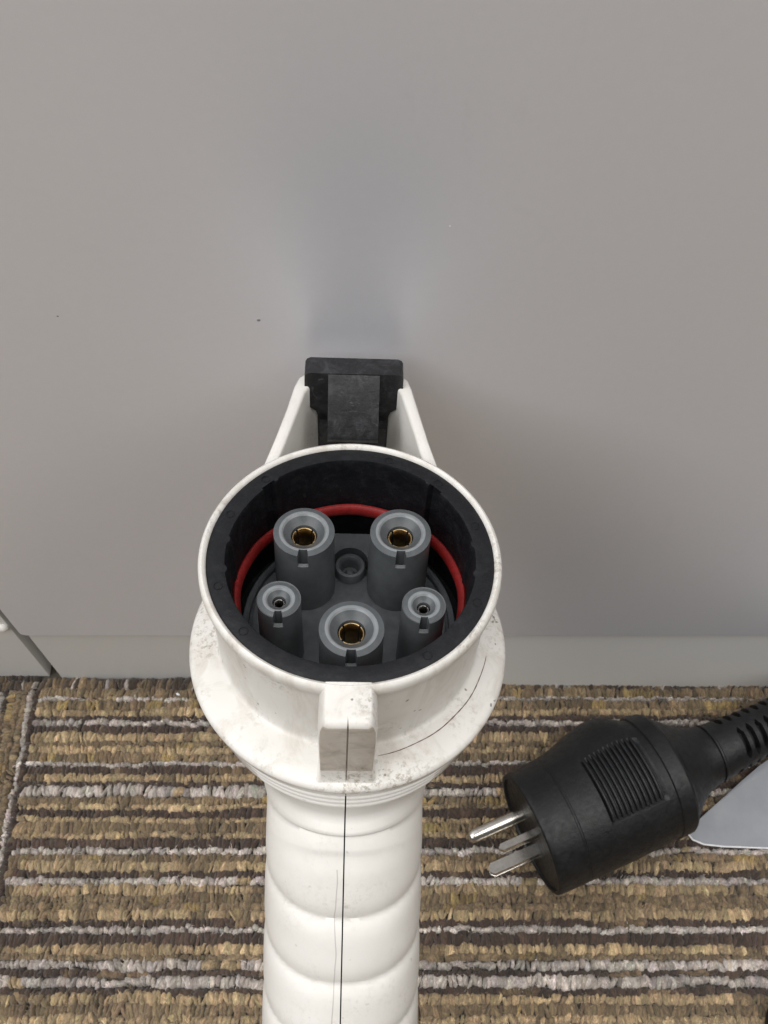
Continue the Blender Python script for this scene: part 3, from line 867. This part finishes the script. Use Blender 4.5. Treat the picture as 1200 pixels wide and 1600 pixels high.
# pins
def blade(y0, z0, L, roll, w=6.4, th=1.6):
    bm = prism_bm([(0.5, -w / 2), (-L + 1.2, -w / 2), (-L, -w / 2 + 1.3), (-L, w / 2 - 1.3), (-L + 1.2, w / 2), (0.5, w / 2)], 2, -th / 2, th / 2)
    bmesh.ops.rotate(bm, cent=(0, 0, 0), matrix=Matrix.Rotation(roll, 3, 'X'), verts=bm.verts)
    bmesh.ops.translate(bm, vec=(1.5, y0, z0), verts=bm.verts)
    o = finish('blade', bm, M['steel'], plug, bevel=0.35, seg=3)
    # flat dark disc near the tip, its black painted for a hole's shade
    R_ = Matrix.Rotation(roll, 3, 'X')
    for sgn in (1, -1):
        pts = []
        for k in range(16):
            a = 2 * PI * k / 16; p = R_ @ Vector((-L + 4.4 + 0.75 * math.cos(a), 0.75 * math.sin(a) - 0.9, sgn * th / 2)); pts.append((p.x + 1.5, p.y + y0, p.z + z0))
        q_ = R_ @ Vector((0, 0, sgn * 0.05))
        if sgn < 0: mesh_obj('hole_disc', [(p[0] + q_.x, p[1] + q_.y, p[2] + q_.z) for p in pts], [tuple(range(16))], M['gap'], o, smooth=False)
    return o
ROLL = math.radians(-24)
def fp(h, zz): return (h * math.cos(ROLL) - zz * math.sin(ROLL), h * math.sin(ROLL) + zz * math.cos(ROLL))
g0 = fp(8.5, 0); b1 = fp(-3.6, 6.35); b2 = fp(-3.6, -6.35)
blade(-2.0, 8.8, 15.6, ROLL, 2.7, 2.0)
blade(-5.5, -6.6, 19.4, ROLL, 3.9, 2.2)
pts = [(1.5, g0[0], g0[1]), (-18.5, g0[0], g0[1]), (-19.8, g0[0], g0[1]), (-20.7, g0[0], g0[1]), (-21.1, g0[0], g0[1])]
tube('earth_pin', pts, [2.5, 2.5, 2.2, 1.4, 0.4], M['steel'], plug, n=28)

# ------------------------------------------------------------------ grey sheet under the plug
pts_o = [(117.5, 84.5), (119.5, 81.5), (123.5, 79.8), (131, 79.0), (148, 78.4), (175, 78.2), (215, 78.5)]
far_ = [(128, 93), (134, 97.5), (141, 103), (149, 109), (162, 117), (185, 127), (215, 134)]
NU, NV = 48, 16
def interp_poly(P, t):
    x = t * (len(P) - 1); i = min(int(x), len(P) - 2); f = x - i
    return lerp(P[i][0], P[i + 1][0], f), lerp(P[i][1], P[i + 1][1], f)
vs = []; fs = []
for i in range(NU + 1):
    t = i / NU; a = interp_poly(pts_o, t); b_ = interp_poly(far_, t)
    for j in range(NV + 1):
        s = j / NV; x = lerp(a[0], b_[0], s); y_ = lerp(a[1], b_[1], s)
        crease = (x - 126) * 0.54 - (y_ - 92) * 0.84     # diagonal fold running up under the boot
        z = 4.3 + 1.6 * s + 0.95 * max(0, -crease) + 0.5 * math.sin(x * 0.09)
        vs.append((x, y_, z))
n0 = len(vs); vs += [(x, y_, z - 0.7) for x, y_, z in vs]
st = NV + 1; mi = []
for i in range(NU):
    for j in range(NV):
        a = i * st + j
        fs.append((a, a + 1, a + st + 1, a + st)); mi.append(0)
        fs.append((n0 + a, n0 + a + st, n0 + a + st + 1, n0 + a + 1)); mi.append(0)
for i in range(NU): a = i * st; fs.append((a, a + st, n0 + a + st, n0 + a)); mi.append(1); a += NV; fs.append((a, n0 + a, n0 + a + st, a + st)); mi.append(1)
for j in range(NV): fs.append((j, n0 + j, n0 + j + 1, j + 1)); mi.append(1); a = NU * st + j; fs.append((a, a + 1, n0 + a + 1, n0 + a)); mi.append(1)
sheet = mesh_obj('paper_sheet', vs, fs, M['paper'], None, True, [M['paper_edge']], mi, 40)
tube('edge', [(a_[0], a_[1] - .1, 4.0) for a_ in [interp_poly(pts_o, q / 60) for q in range(61)]], 0.36, M['paper_edge'], sheet, n=10)
tag(sheet, 'grey sheet with a white edge, curling up under the cable boot of the black plug', 'sheet')
